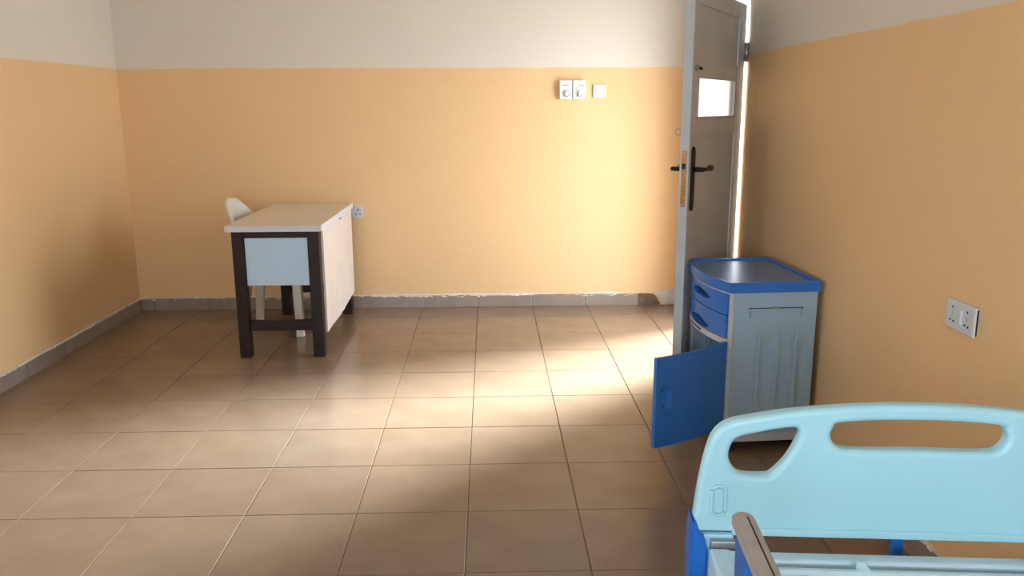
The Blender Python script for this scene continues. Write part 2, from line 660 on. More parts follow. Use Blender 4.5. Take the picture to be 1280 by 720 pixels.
# ------------------------------------------------------------------ door frame and door
tr = thing('trim_1', 'grey painted wooden frame lining the doorway', 'door frame', (XR, 0, 0))
tr['kind'] = 'structure'
obj('jamb', bx(.03, .15, DY0, DY0 + .025, -.003, DZ), 'frame_paint', tr)
obj('jamb', bx(.03, .15, DY1 - .025, DY1, -.003, DZ), 'frame_paint', tr)
obj('head', bx(.03, .15, DY0 + .025, DY1 - .025, DZ - .03, DZ), 'frame_paint', tr)

DA = math.radians(31.0)
DW, DH, DT = 0.885, 1.935, 0.042
# local frame: +x from hinge to free edge, +y away from the seen face, z up
hx, hy = 1.345, 4.402
dr = bpy.data.objects.new('door_1', None)
COL.objects.link(dr)
dirx = Vector((-math.sin(DA), -math.cos(DA)))
dr.location = (hx, hy, 0)
dr.rotation_euler = (0, 0, math.atan2(dirx.y, dirx.x))
tag(dr, 'grey painted door standing open, with small glazed window and black lever handle', 'door', kind='structure')
# with x=dirx, local +y = rotate +90deg = (-diry, dirx) ; seen face normal is (cosA,-sinA)
YS = 1.0 if Vector((-dirx.y, dirx.x)).dot(Vector((-math.cos(DA), math.sin(DA)))) > 0 else -1.0


def yb(a, b):
    return (min(YS * a, YS * b), max(YS * a, YS * b))


def dbox(name, x0, x1, d0, d1, z0, z1, m, bevel=0.0, parent=None):
    a, b = yb(d0, d1)
    return obj(name, bx(x0, x1, a, b, z0, z1, bevel=bevel), m, parent or dr)


WX0, WX1, WZa, WZb = 0.165, 0.80, 1.372, 1.557
ZB = 0.012
dbox('stile', 0.0, 0.13, 0, DT, ZB, DH, 'door_paint', .003)
dbox('stile', DW - .085, DW - .002, 0, DT, ZB, DH, 'door_paint', .003)
dbox('lock_edge', DW - .002, DW + .002, 0.0005, DT - .0005, ZB, DH, 'door_edge')
for z0, z1 in ((ZB, .16), (1.285, WZa), (WZb, 1.625), (1.86, DH)):
    dbox('rail', 0.13, DW - .085, 0.0006, DT - .0006, z0, z1, 'door_paint', .002)
dbox('panel', 0.13, DW - .085, 0.007, DT - .007, .16, 1.285, 'door_paint')
dbox('panel', 0.13, DW - .085, 0.007, DT - .007, 1.625, 1.86, 'door_paint')
dbox('window_stile', .13, WX0, 0.001, .014, WZa, WZb, 'door_paint')
pane = dbox('pane', WX0, WX1, .008, .013, WZa, WZb, 'pane')
# glazing bead
for x0, x1, z0, z1 in ((WX0, WX1, WZa, WZa + .008), (WX0, WX1, WZb - .008, WZb), (WX0, WX0 + .012, WZa, WZb), (WX1 - .012, WX1, WZa, WZb)):
    dbox('glazing_bead', x0, x1, -.003, .008, z0, z1, 'door_paint')
# small moulding under the top rail and above the lock panel
dbox('moulding', .02, DW - .02, -.003, .001, 1.300, 1.306, 'door_paint')
# hinges on the gap
for z in (.22, 1.70):
    h = obj('hinge', tube(bmesh.new(), [(-.014, -YS * .004, z - .05), (-.014, -YS * .004, z + .05)], .010, 10), 'steel', dr, True)
    a, b = yb(-.0015, .001)
    obj('hinge_leaf', bx(-.010, .035, a, b, z - .045, z + .045), 'steel', h)
# brass lock face on the free edge
lk = dbox('lock_face', DW + .002, DW + .0045, .010, .032, .985, 1.235, 'brass', .0008)
dbox('latch_bolt', DW + .0045, DW + .016, .014, .028, 1.155, 1.178, 'black_metal', .002, lk)
dbox('dead_bolt', DW + .0045, DW + .007, .014, .028, 1.03, 1.065, 'brass', .0, lk)
for z in (.997, 1.223):
    obj('screw', tube(bmesh.new(), [(DW + .0045, YS * .021, z), (DW + .0060, YS * .021, z)], .004, 10), 'steel', lk)


def escutcheon(side):
    s = -1 if side == 'front' else 1
    base = 0.0 if side == 'front' else DT
    cx = DW - .048
    pts = []
    for k in range(13):
        a = PI * k / 12
        pts.append((cx + .021 * math.cos(a), 1.222 + .030 * math.sin(a)))
    for k in range(13):
        a = PI + PI * k / 12
        pts.append((cx + .021 * math.cos(a), .992 + .030 * math.sin(a)))
    bm = bmesh.new()
    a, b = sorted((YS * (base), YS * (base + s * .009)))
    prism(bm, pts, a, b, 'y')
    bmesh.ops.bevel(bm, geom=[e for e in bm.edges if abs(e.verts[0].co.y - e.verts[1].co.y) < 1e-6], offset=.003, segments=2, affect='EDGES')
    es = obj('escutcheon', bm, 'black_metal', dr)
    yb_ = YS * (base + s * .008)
    yo = YS * (base + s * .050)
    z = 1.150
    bm = tube(bmesh.new(), [(cx, yb_, z), (cx, yo, z), (cx - .02, yo + YS * s * .006, z), (cx - .075, yo + YS * s * .004, z - .004), (cx - .105, yo, z - .001), (cx - .122, yo, z + .001), (cx - .132, yo, z + .001)],
              .008, 12, radii=[.011, .010, .008, .0075, .013, .016, .007])
    obj('lever_handle', bm, 'black_metal', es, True)
    obj('keyhole', tube(bmesh.new(), [(cx, YS * (base + s * .0085), 1.055), (cx, YS * (base + s * .0098), 1.055)], .006, 10), 'dark_hole', es)
    return es


escutcheon('front')
escutcheon('back')
# small sliding bolt above the window and one near the bottom, and a ring on the far side
bt = obj('bolt', tube(bmesh.new(), [(DW - .09, -YS * .008, 1.592), (DW - .02, -YS * .008, 1.592)], .006, 8), 'steel', dr, True)
obj('bolt_plate', bx(DW - .075, DW - .035, *yb(-.003, .001), 1.578, 1.606), 'steel', bt)
obj('bolt_knob', tube(bmesh.new(), [(DW - .055, -YS * .010, 1.592), (DW - .055, -YS * .026, 1.585)], .005, 8), 'black_metal', bt)
bt = obj('bolt', tube(bmesh.new(), [(DW - .075, -YS * .008, .375), (DW - .02, -YS * .008, .375)], .006, 8), 'steel', dr, True)
obj('bolt_plate', bx(DW - .065, DW - .03, *yb(-.003, .001), .362, .388), 'steel', bt)
ring = []
for k in range(13):
    a = 2 * PI * k / 12
    ring.append((DW - .012 + .0 * a, YS * (DT + .016 + .014 * math.cos(a)), 1.315 + .014 * math.sin(a)))
obj('pull_ring', tube(bmesh.new(), ring, .0025, 6, cap=False), 'steel', dr, True)

# ------------------------------------------------------------------ switches and sockets on the far wall
def plate(w, h, t, bevel):
    return bx(-w / 2, w / 2, -t, 0.0, -h / 2, h / 2, bevel=bevel, seg=2)


def fan_regulator(x, z, w, h, label, marks):
    e = thing('fan_regulator', label, 'fan regulator', (x, YB, z), 0, 'fan regulators on the far wall')
    obj('backplate', plate(w - .004, h - .004, .018, .003), 'white_plastic', e)
    obj('cover', bx(-w / 2, w / 2, -.042, -.018, -h / 2, h / 2, bevel=.005), 'white_plastic', e)
    # dial: a ring, a knob and ticks round it
    kx, kz = .004, -.028
    dl = obj('dial', tube(bmesh.new(), [(kx, -.041, kz), (kx, -.047, kz)], .021, 24), 'grey_mark', e)
    obj('dial_face', tube(bmesh.new(), [(kx, -.0465, kz + .001), (kx, -.0485, kz + .001)], .0175, 24), 'white_plastic', dl)
    kb = bmesh.new()
    prism(kb, [(kx + a, kz + b) for a, b in rounded(-.0075, .0075, -.018, .018, .0070, 5)], -.060, -.048, 'y')
    obj('knob', kb, 'white_plastic', dl)
    for k in range(7):
        a = math.radians(-30 + 40 * k)
        r0 = .029
        px, pz = kx + r0 * math.cos(a), kz + r0 * math.sin(a)
        s = .0022
        obj('tick_mark', bx(px - s, px + s, -.0428, -.0415, pz - s, pz + s), 'grey_mark', e)
    # print near the top
    for dx, dz, ww, hh in marks:
        obj('printed_mark', bx(dx - ww / 2, dx + ww / 2, -.0428, -.0415, dz - hh / 2, dz + hh / 2), 'grey_mark', e)


fan_regulator(.540, 1.541, .086, .128, 'white fan speed regulator, left of the pair on the far wall',
              [(-.020 + .011 * k, .028 + .002 * (k % 2), .007, .008) for k in range(4)] + [(.022, .027, .005, .005)])
fan_regulator(.632, 1.541, .086, .128, 'white fan speed regulator next to the blank wall switch',
              [(.004 + .011 * k, .029 - .002 * k, .008, .007) for k in range(3)] + [(-.022 + .008 * k, .006 + .006 * k, .006, .004) for k in range(3)])

e = thing('wall_switch', 'plain white single wall switch to the right of the fan regulators', 'switch', (.777, YB, 1.531))
obj('plate', plate(.088, .088, .016, .003), 'white_plastic', e)
obj('rocker', bx(-.030, .030, -.021, -.016, -.036, .034, bevel=.0018), 'white_plastic', e)

e = thing('wall_socket', 'white single socket on the far wall beside the desk', 'socket', (-.938, YB, .703))
obj('plate', plate(.090, .086, .014, .003), 'socket_plastic', e)
for dx, dz, ww, hh in ((.012, .016, .007, .016), (-.002, -.016, .012, .007), (.026, -.016, .012, .007)):
    obj('pin_hole', bx(dx - ww / 2, dx + ww / 2, -.0146, -.0135, dz - hh / 2, dz + hh / 2), 'dark_hole', e)
obj('rocker', bx(-.036, -.018, -.019, -.014, -.012, .018, bevel=.0015), 'white_plastic', e)

# double socket on the right wall (local +x runs away from the viewer's left ... along -Y)
e = thing('wall_socket', 'white double wall socket on the right wall above the bed', 'socket', (XR, 2.246, .832), -PI / 2)
obj('plate', plate(.148, .086, .014, .004), 'socket_plastic', e)
obj('raised_edge', bx(.062, .074, -.0155, -.003, -.042, .042, bevel=.002), 'white_plastic', e)
obj('switch_rocker', bx(.002, .012, -.020, -.013, -.020, .022, bevel=.0015), 'white_plastic', e)
for ox in (-.040, .034):
    for dx, dz, ww, hh in ((0, .022, .006, .007), (-.008, -.017, .007, .006), (.009, -.019, .007, .006)):
        obj('pin_hole', bx(ox + dx - ww / 2, ox + dx + ww / 2, -.0146, -.0135, dz - hh / 2, dz + hh / 2), 'dark_hole', e)
    obj('printed_mark', bx(ox - .001, ox + .001, -.0145, -.0135, -.006, .008), 'grey_mark', e)

# ------------------------------------------------------------------ desk
dx0, dx1, dy0, dy1 = -1.485, -0.945, 4.612, 5.725
ox, oy = (dx0 + dx1) / 2, (dy0 + dy1) / 2
dk = thing('desk', 'dark wooden desk with cream top and pale blue end panel by the far wall', 'desk', (ox, oy, 0))


def dbx(name, x0, x1, y0, y1, z0, z1, m, bevel=0.0, parent=None):
    return obj(name, bx(x0 - ox, x1 - ox, y0 - oy, y1 - oy, z0, z1, bevel=bevel), m, parent or dk)


ZT = .780
tp = dbx('tabletop', dx0 + .003, dx1 - .003, dy0 + .003, dy1 - .003, .746, ZT, 'desk_top', .001)
for (x0, x1, y0, y1) in ((dx0, dx1, dy0, dy0 + .003), (dx0, dx1, dy1 - .003, dy1), (dx0, dx0 + .003, dy0 + .003, dy1 - .003), (dx1 - .003, dx1, dy0 + .003, dy1 - .003)):
    dbx('edge_band', x0, x1, y0, y1, .7455, ZT - .0005, 'desk_edge', 0, tp)
LX = ((-1.460, -1.396), (-1.034, -.968))
LY = ((4.640, 4.702), (5.645, 5.708))
for x0, x1 in LX:
    for y0, y1 in LY:
        dbx('leg', x0, x1, y0, y1, 0.0005, .7455, 'dark_wood', .003)
for y0, y1 in ((4.650, 4.690), (5.660, 5.700)):
    dbx('apron', -1.396, -1.034, y0, y1, .705, .7455, 'dark_wood', .002)
    dbx('stretcher', -1.396, -1.034, y0 + .004, y1 - .004, .158, .218, 'dark_wood', .003)
for x0, x1 in ((-1.450, -1.415), (-1.015, -.980)):
    dbx('apron', x0, x1, 4.702, 5.645, .690, .7455, 'dark_wood', .002)
ep = dbx('end_panel', -1.392, -1.036, 4.658, 4.676, .432, .704, 'desk_panel', .001)
ep['label'] = 'pale blue laminate panel between the near legs'
dbx('panel_bead', -1.392, -1.036, 4.656, 4.679, .428, .434, 'desk_edge', 0, ep)
# modesty board on the right side, wavy lower edge
r = random.Random(7)
out = []
n = 26
ya, yb2 = 4.704, 5.700
for k in range(n + 1):
    y = ya + (yb2 - ya) * k / n
    t = k / n
    out.append((y - oy, .128 + .022 * t + .006 * math.sin(7 * t + 1) + r.uniform(-.004, .004)))
out += [(yb2 - oy, .744), (ya - oy, .744)]
bm = bmesh.new()
prism(bm, out, -.967 - ox, -.955 - ox, 'x')
mb = obj('modesty_board', bm, 'desk_modesty', dk)
mb['label'] = 'cream board closing the right side, with uneven lower edge'
dbx('edge_chip', -.956, -.9535, 5.24, 5.31, .728, .735, 'dark_hole', 0, mb)

# ------------------------------------------------------------------ white plastic chair (faces +X, tucked under the desk)
ch = thing('plastic_chair', 'white moulded plastic chair pushed in behind the desk', 'chair', (-1.400, 5.315, 0))


def chair_leg(px, py, tx, ty):
    """tapering channel-section leg from (tx,ty,.41) to the floor point (px,py)"""
    bm = bmesh.new()
    prof = [(-1, -1), (1, -1), (1, 1), (.45, 1), (.45, -.2), (-.45, -.2), (-.45, 1), (-1, 1)]
    rings = []
    for t in (0, .25, .5, .75, 1.0):
        w = .021 + .007 * t
        x, y, z = px + (tx - px) * t, py + (ty - py) * t, .0005 + .41 * t
        rings.append([bm.verts.new((x + w * (-b if px > 0 else b), y + w * a, z)) for a, b in prof])
    for i in range(len(rings) - 1):
        for k in range(8):
            bm.faces.new((rings[i][k], rings[i][(k + 1) % 8], rings[i + 1][(k + 1) % 8], rings[i + 1][k]))
    bm.faces.new(rings[0])
    bm.faces.new(rings[-1])
    bmesh.ops.recalc_face_normals(bm, faces=bm.faces)
    l = obj('leg', bm, 'chair', ch)
    obj('foot', bx(px - .024, px + .024, py - .024, py + .024, .0004, .014, bevel=.003), 'chair', l)
    return l


chair_leg(.192, -.222, .178, -.180)
chair_leg(.240, .195, .185, .170)
chair_leg(-.175, -.195, -.135, -.155)
chair_leg(-.175, .175, -.135, .155)
# seat: slightly dished slab with rolled rim
bm = bmesh.new()
NX, NY = 14, 14
top, bot = [], []
for i in range(NX + 1):
    rt, rb = [], []
    for j in range(NY + 1):
        s, t = 2 * i / NX - 1, 2 * j / NY - 1
        q = (abs(s) ** 4 + abs(t) ** 4) ** .25
        mxx = max(abs(s), abs(t))
        k = mxx / q if q > 1e-6 else 1
        x, y = s * k * .205, t * k * .205 * (1 + .06 * s)
        z = .430 - .014 * (1 - mxx ** 4) + (-.02 * max(0, s - .7) / .3)
        rt.append(bm.verts.new((x, y, z)))
        rb.append(bm.verts.new((x, y, z - .008 - .030 * mxx ** 8)))
    top.append(rt)
    bot.append(rb)
for i in range(NX):
    for j in range(NY):
        bm.faces.new((top[i][j], top[i + 1][j], top[i + 1][j + 1], top[i][j + 1]))
        bm.faces.new((bot[i][j], bot[i][j + 1], bot[i + 1][j + 1], bot[i + 1][j]))
for i in range(NX):
    bm.faces.new((top[i][0], bot[i][0], bot[i + 1][0], top[i + 1][0]))
    bm.faces.new((top[i][NY], top[i + 1][NY], bot[i + 1][NY], bot[i][NY]))
    bm.faces.new((top[0][i], top[0][i + 1], bot[0][i + 1], bot[0][i]))
    bm.faces.new((top[NX][i], bot[NX][i], bot[NX][i + 1], top[NX][i + 1]))
bmesh.ops.recalc_face_normals(bm, faces=bm.faces)
obj('seat', bm, 'chair', ch, True)
# backrest: arched frame with a solid curved panel and slots
def back_pt(a, z):
    """a in -1..1 across, z height: curved in plan, reclined"""
    return Vector((-.165 - .10 * (z - .43) / .43 + .045 * a * a, a, z))


bm = bmesh.new()
NA, NZ = 20, 12
front, rear = [], []
for i in range(NZ + 1):
    t = i / NZ
    rf, rr = [], []
    for j in range(NA + 1):
        a = 2 * j / NA - 1
        ztop = .862 - .125 * abs(a) ** 2.8
        z = .56 + (ztop - .56) * t
        wid = .182 + .030 * (z - .43) / .43
        p = Vector((-.165 - .105 * (z - .43) / .43 + .055 * a * a, a * wid, z))
        rf.append(bm.verts.new(p + Vector((.006 + .006 * t ** 6, 0, 0))))
        rr.append(bm.verts.new(p - Vector((.006 + .008 * t ** 6, 0, 0))))
    front.append(rf)
    rear.append(rr)
for i in range(NZ):
    for j in range(NA):
        bm.faces.new((front[i][j], front[i][j + 1], front[i + 1][j + 1], front[i + 1][j]))
        bm.faces.new((rear[i][j], rear[i + 1][j], rear[i + 1][j + 1], rear[i][j + 1]))
for j in range(NA):
    bm.faces.new((front[0][j], rear[0][j], rear[0][j + 1], front[0][j + 1]))
    bm.faces.new((front[NZ][j], front[NZ][j + 1], rear[NZ][j + 1], rear[NZ][j]))
for i in range(NZ):
    bm.faces.new((front[i][0], front[i + 1][0], rear[i + 1][0], rear[i][0]))
    bm.faces.new((front[i][NA], rear[i][NA], rear[i + 1][NA], front[i + 1][NA]))
bmesh.ops.recalc_face_normals(bm, faces=bm.faces)
bk = obj('backrest', bm, 'chair', ch, True)
for s in (-1, 1):
    pts = [(-.150, s * .160, .425), (-.160, s * .172, .50), (-.150 - .035, s * .180, .60), (-.165 - .04, s * .186, .70)]
    obj('back_post', tube(bmesh.new(), pts, .016, 8, radii=[.022, .020, .017, .013]), 'chair', ch, True)

# ------------------------------------------------------------------ bedside cabinet
CX, CY, CT, CD, CW, CH = .980, 3.185, .055, .362, .548, .735
cb = thing('bedside_cabinet', 'blue and grey plastic bedside cabinet with its lower door hanging open', 'cabinet', (CX, CY, 0), CT)


def bow(v):
    return -.050 * (1 - (2 * v / CW - 1) ** 2)


def bow_outline(v0, v1, uback, extra=0.0, n=20):
    pts = []
    for k in range(n + 1):
        v = v0 + (v1 - v0) * k / n
        pts.append((bow(v) - extra, v))
    pts += [(uback, v1), (uback, v0)]
    return pts


# side panels (near one carries ribs and a folding towel bar)
Z0, Z1 = .070, CH - .042
sp_near = obj('side_panel', bx(0.0, CD - .004, 0.010, .026, Z0, Z1, bevel=.003), 'cab_grey', cb)
sp_far = obj('side_panel', bx(0.0, CD - .004, CW - .026, CW - .010, Z0, Z1, bevel=.003), 'cab_grey', cb)
for k in range(3):
    u0 = .105 + .078 * k
    bm = bmesh.new()
    prism(bm, rounded(u0, u0 + .026, .20, .52, .0125, 5), .0010, .0105, 'y')
    bmesh.ops.bevel(bm, geom=[e for e in bm.edges if abs(e.verts[0].co.y - .0010) < 1e-5 and abs(e.verts[1].co.y - .0010) < 1e-5], offset=.006, segments=2, affect='EDGES')
    obj('rib', bm, 'cab_grey', sp_near)
bm = bmesh.new()
tube(bm, [(.075, .004, .590), (.075, .004, .612), (.082, .004, .620), (.285, .004, .620), (.292, .004, .612), (.292, .004, .590)], .0032, 8)
tb = obj('towel_bar', bm, 'cab_grey', sp_near, True)
obj('bar_recess', bx(.070, .298, .0090, .0102, .6235, .6265), 'dark_hole', sp_near)
obj('bar_recess', bx(.294, .297, .0090, .0102, .595, .6235), 'dark_hole', sp_near)
obj('bar_catch', bx(.172, .196, .003, .0105, .622, .632, bevel=.002), 'steel', sp_near)
# corner posts at the front
obj('front_post', bx(-.006, .012, .006, .034, Z0, Z1, bevel=.006), 'cab_rail', cb)
obj('front_post', bx(-.006, .012, CW - .034, CW - .006, Z0, Z1, bevel=.006), 'cab_rail', cb)
obj('back_panel', bx(CD - .016, CD - .004, .026, CW - .026, Z0, Z1), 'cab_grey', cb)
# compartment liner ribs on the back and far side
for k in range(5):
    v = .10 + .085 * k
    obj('liner_rib', bx(CD - .024, CD - .016, v, v + .02, Z0 + .03, .46, bevel=.003), 'cab_grey', cb)
for k in range(3):
    u = .06 + .09 * k
    obj('liner_rib', bx(u, u + .03, CW - .034, CW - .026, Z0 + .03, .46, bevel=.003), 'cab_grey', cb)
# base with bowed front
bm = bmesh.new()
prism(bm, bow_outline(.008, CW - .008, CD - .004), .050, .084)
obj('base', bm, 'cab_rail', cb)
bm = bmesh.new()
prism(bm, bow_outline(.026, CW - .026, CD - .016, -.03), .478, .494)
obj('drawer_shelf', bm, 'cab_grey', cb)
# pale curved rail between the drawers and the compartment, with a dark slot
def strip(v0, v1, z0, z1, thick, extra, inset=None, n=36, nz=10):
    """bowed plate; inset(v,z)->metres pushed inwards"""
    bm = bmesh.new()
    fr, re = [], []
    for i in range(nz + 1):
        z = z0 + (z1 - z0) * i / nz
        a, b = [], []
        for k in range(n + 1):
            v = v0 + (v1 - v0) * k / n
            d = inset(v, z) if inset else 0
            a.append(bm.verts.new((bow(v) - extra + d, v, z)))
            b.append(bm.verts.new((bow(v) - extra + thick + max(0, d - thick * .3), v, z)))
        fr.append(a)
        re.append(b)
    for i in range(nz):
        for k in range(n):
            bm.faces.new((fr[i][k], fr[i + 1][k], fr[i + 1][k + 1], fr[i][k + 1]))
            bm.faces.new((re[i][k], re[i][k + 1], re[i + 1][k + 1], re[i + 1][k]))
    for k in range(n):
        bm.faces.new((fr[0][k], fr[0][k + 1], re[0][k + 1], re[0][k]))
        bm.faces.new((fr[nz][k], re[nz][k], re[nz][k + 1], fr[nz][k + 1]))
    for i in range(nz):
        bm.faces.new((fr[i][0], re[i][0], re[i + 1][0], fr[i + 1][0]))
        bm.faces.new((fr[i][n], fr[i + 1][n], re[i + 1][n], re[i][n]))
    bmesh.ops.recalc_face_normals(bm, faces=bm.faces)
    return bm


fr = obj('front_rail', strip(.012, CW - .012, .470, .494, .02, .004, n=24, nz=1), 'cab_rail', cb)
obj('rail_slot', strip(CW * .42, CW * .72, .478, .486, .004, .0050, n=10, nz=1), 'dark_hole', fr)
obj('top_rail', strip(.012, CW - .012, .684, .694, .02, .004, n=24, nz=1), 'cab_rail', cb)


def handle_inset(zc, wdt, hgt):
    def f(v, z):
        s = (v - CW * .52) / wdt
        if abs(s) >= 1:
            return 0
        ztop = zc + hgt * .5 * (1 - s * s)
        zbot = zc - hgt * .5 * (1 - s * s) * .6
        if zbot < z < ztop:
            return .022
        return 0
    return f


for z0, z1, zc in ((.594, .683, .640), (.498, .590, .512)):
    d = obj('drawer', strip(.036, CW - .036, z0, z1, .012, .001, handle_inset(zc, .125, .042), n=60, nz=24), 'cab_blue', cb)
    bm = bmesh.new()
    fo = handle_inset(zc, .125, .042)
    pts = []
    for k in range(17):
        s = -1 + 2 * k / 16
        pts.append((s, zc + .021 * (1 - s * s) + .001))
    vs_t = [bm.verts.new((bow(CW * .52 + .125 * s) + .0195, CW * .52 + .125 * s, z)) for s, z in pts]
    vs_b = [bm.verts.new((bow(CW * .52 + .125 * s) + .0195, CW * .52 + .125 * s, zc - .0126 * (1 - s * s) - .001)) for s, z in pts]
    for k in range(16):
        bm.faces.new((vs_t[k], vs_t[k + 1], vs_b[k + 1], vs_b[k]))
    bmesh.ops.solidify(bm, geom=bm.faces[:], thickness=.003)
    obj('handle_recess', bm, 'cab_recess_shade', d)  # dark crescent at the back of the slot, its shade painted in
    obj('drawer_box', bx(.004, CD - .03, .045, CW - .045, z0 + .004, z1 - .012), 'cab_rail', d)
# lid: bowed blue tray with raised rim
bm = bmesh.new()
prism(bm, bow_outline(0, CW, CD, .012), CH - .043, CH - .012)
lid = obj('lid', bm, 'cab_blue', cb)
bm = bmesh.new()
prism(bm, bow_outline(.014, CW - .014, CD - .014, -.006), CH - .0125, CH - .009)
obj('lid_tray', bm, 'cab_top', lid)
# rim ring: outer outline minus inner outline
outer = bow_outline(0, CW, CD, .012)
inner = bow_outline(.014, CW - .014, CD - .014, -.004)
bm = bmesh.new()
n = len(outer)
vo0 = [bm.verts.new((a, b, CH - .0125)) for a, b in outer]
vo1 = [bm.verts.new((a, b, CH)) for a, b in outer]
vi0 = [bm.verts.new((a, b, CH - .0125)) for a, b in inner]
vi1 = [bm.verts.new((a, b, CH - .002)) for a, b in inner]
for k in range(n):
    q = (k + 1) % n
    bm.faces.new((vo0[k], vo0[q], vo1[q], vo1[k]))
    bm.faces.new((vo1[k], vo1[q], vi1[q], vi1[k]))
    bm.faces.new((vi1[k], vi1[q], vi0[q], vi0[k]))
    bm.faces.new((vi0[k], vi0[q], vo0[q], vo0[k]))
bmesh.ops.recalc_face_normals(bm, faces=bm.faces)
obj('rim', bm, 'cab_blue', lid)
# feet
for u, v in ((.03, .04), (.03, CW - .04), (CD - .04, .04), (CD - .04, CW - .04)):
    obj('foot', tube(bmesh.new(), [(u, v, .0005), (u, v, .052)], .02, 14, radii=[.022, .017]), 'rubber', cb, True)
# open door, hinged on the near front post
DL, DZ0, DZ1 = .400, .122, .488
fw = Vector((.640 - .972, 2.975 - 3.188))
ang = math.atan2(fw.y, fw.x) - CT
DL = fw.length
cd = obj('door', bmesh.new(), 'cab_blue', cb, loc=(-.012, .004, 0), rot=(0, 0, ang))
bm = bmesh.new()
NXd, NZd = 26, 26
g0, g1 = [], []
for i in range(NXd + 1):
    a, b = [], []
    for j in range(NZd + 1):
        x, z = DL * i / NXd, DZ0 + (DZ1 - DZ0) * j / NZd
        yy = .018 * (1 - (2 * x / DL - 1) ** 2)      # slightly bowed panel
        dpt = 0
        if ((x - (DL - .048)) / .024) ** 2 + ((z - .325) / .042) ** 2 < 1:
            dpt = .010
        a.append(bm.verts.new((x, yy - dpt, z)))
        b.append(bm.verts.new((x, yy - .016, z)))
    g0.append(a)
    g1.append(b)
for i in range(NXd):
    for j in range(NZd):
        bm.faces.new((g0[i][j], g0[i + 1][j], g0[i + 1][j + 1], g0[i][j + 1]))
        bm.faces.new((g1[i][j], g1[i][j + 1], g1[i + 1][j + 1], g1[i + 1][j]))
for i in range(NXd):
    bm.faces.new((g0[i][0], g1[i][0], g1[i + 1][0], g0[i + 1][0]))
    bm.faces.new((g0[i][NZd], g0[i + 1][NZd], g1[i + 1][NZd], g1[i][NZd]))
for j in range(NZd):
    bm.faces.new((g0[0][j], g0[0][j + 1], g1[0][j + 1], g1[0][j]))
    bm.faces.new((g0[NXd][j], g1[NXd][j], g1[NXd][j + 1], g0[NXd][j + 1]))
bmesh.ops.recalc_face_normals(bm, faces=bm.faces)
bm.to_mesh(cd.data)
bm.free()
cd['label'] = 'plain blue door standing open'
for z in (DZ0 + .05, DZ1 - .05):
    obj('hinge_pin', tube(bmesh.new(), [(-.003, .004, z - .02), (-.003, .004, z + .02)], .006, 8), 'cab_rail', cd)

# ------------------------------------------------------------------ hospital bed
S = 1.04
BA = math.radians(-5.0)
bd = thing('hospital_bed', 'pale cyan hospital bed with moulded end board, bare slatted deck and raised side rail', 'bed', (.822 * S, 1.45 * S, 0), BA)


def bz(z):
    return EYE - (EYE - z) * S


# local: x across, +y away from the viewer (towards the end board's outer face), deck runs to -y
half = [(-.421, .590), (-.4205, .632), (-.412, .710), (-.4005, .772), (-.388, .805), (-.366, .826), (-.330, .8375), (-.229, .8550), (-.103, .8665), (0, .8695)]
dense = []
for i in range(len(half) - 1):
    p0, p1, p2, p3 = (Vector(half[min(max(i + k - 1, 0), len(half) - 1)]) for k in range(4))
    if i == len(half) - 2:
        p3 = Vector((-half[-2][0], half[-2][1]))
    for j in range(5):
        t = j / 5
        dense.append(tuple(0.5 * ((2 * p1) + (-p0 + p2) * t + (2 * p0 - 5 * p1 + 4 * p2 - p3) * t * t + (-p0 + 3 * p1 - 3 * p2 + p3) * t ** 3)))
dense.append(half[-1])
outl = [(x * S, bz(z)) for x, z in dense] + [(-x * S, bz(z)) for x, z in dense[:-1]][::-1]
h1 = [(-.341, .797), (-.300, .8085), (-.262, .8165), (-.233, .8190), (-.226, .810), (-.228, .794), (-.246, .755), (-.272, .724), (-.287, .7185), (-.330, .720), (-.348, .733), (-.358, .756), (-.354, .781)]
hl = [(-.150, .8305), (-.161, .821), (-.166, .807), (-.161, .791), (-.149, .780), (-.133, .7765), (-.080, .7755)]
h2 = [(-.080, .8365)] + hl + [(0, .777)] + [(-x, z) for x, z in hl[::-1]] + [(.080, .8365), (0, .838)]


def scl(pts, sx=1):
    return smooth_loop([(sx * x * S, bz(z)) for x, z in pts], 5)


loops = [outl, scl(h1), scl(h1, -1)[::-1], scl(h2)]
ROTB = (PI / 2, 0, 0)
board = curve_sheet('end_board', loops, .006, .012, 'bed_board', bd, (0, .018, 0), ROTB, 4)
board['label'] = 'moulded pale cyan end board with three hand holes'
# lower lip and embossed pill


def board_child(name, bm, m, smooth=False):
    """child of the board given in bed-local coordinates"""
    bm.transform(Matrix.Rotation(-PI / 2, 4, 'X') @ Matrix.Translation((0, -.018, 0)))
    return obj(name, bm, m, board, smooth)


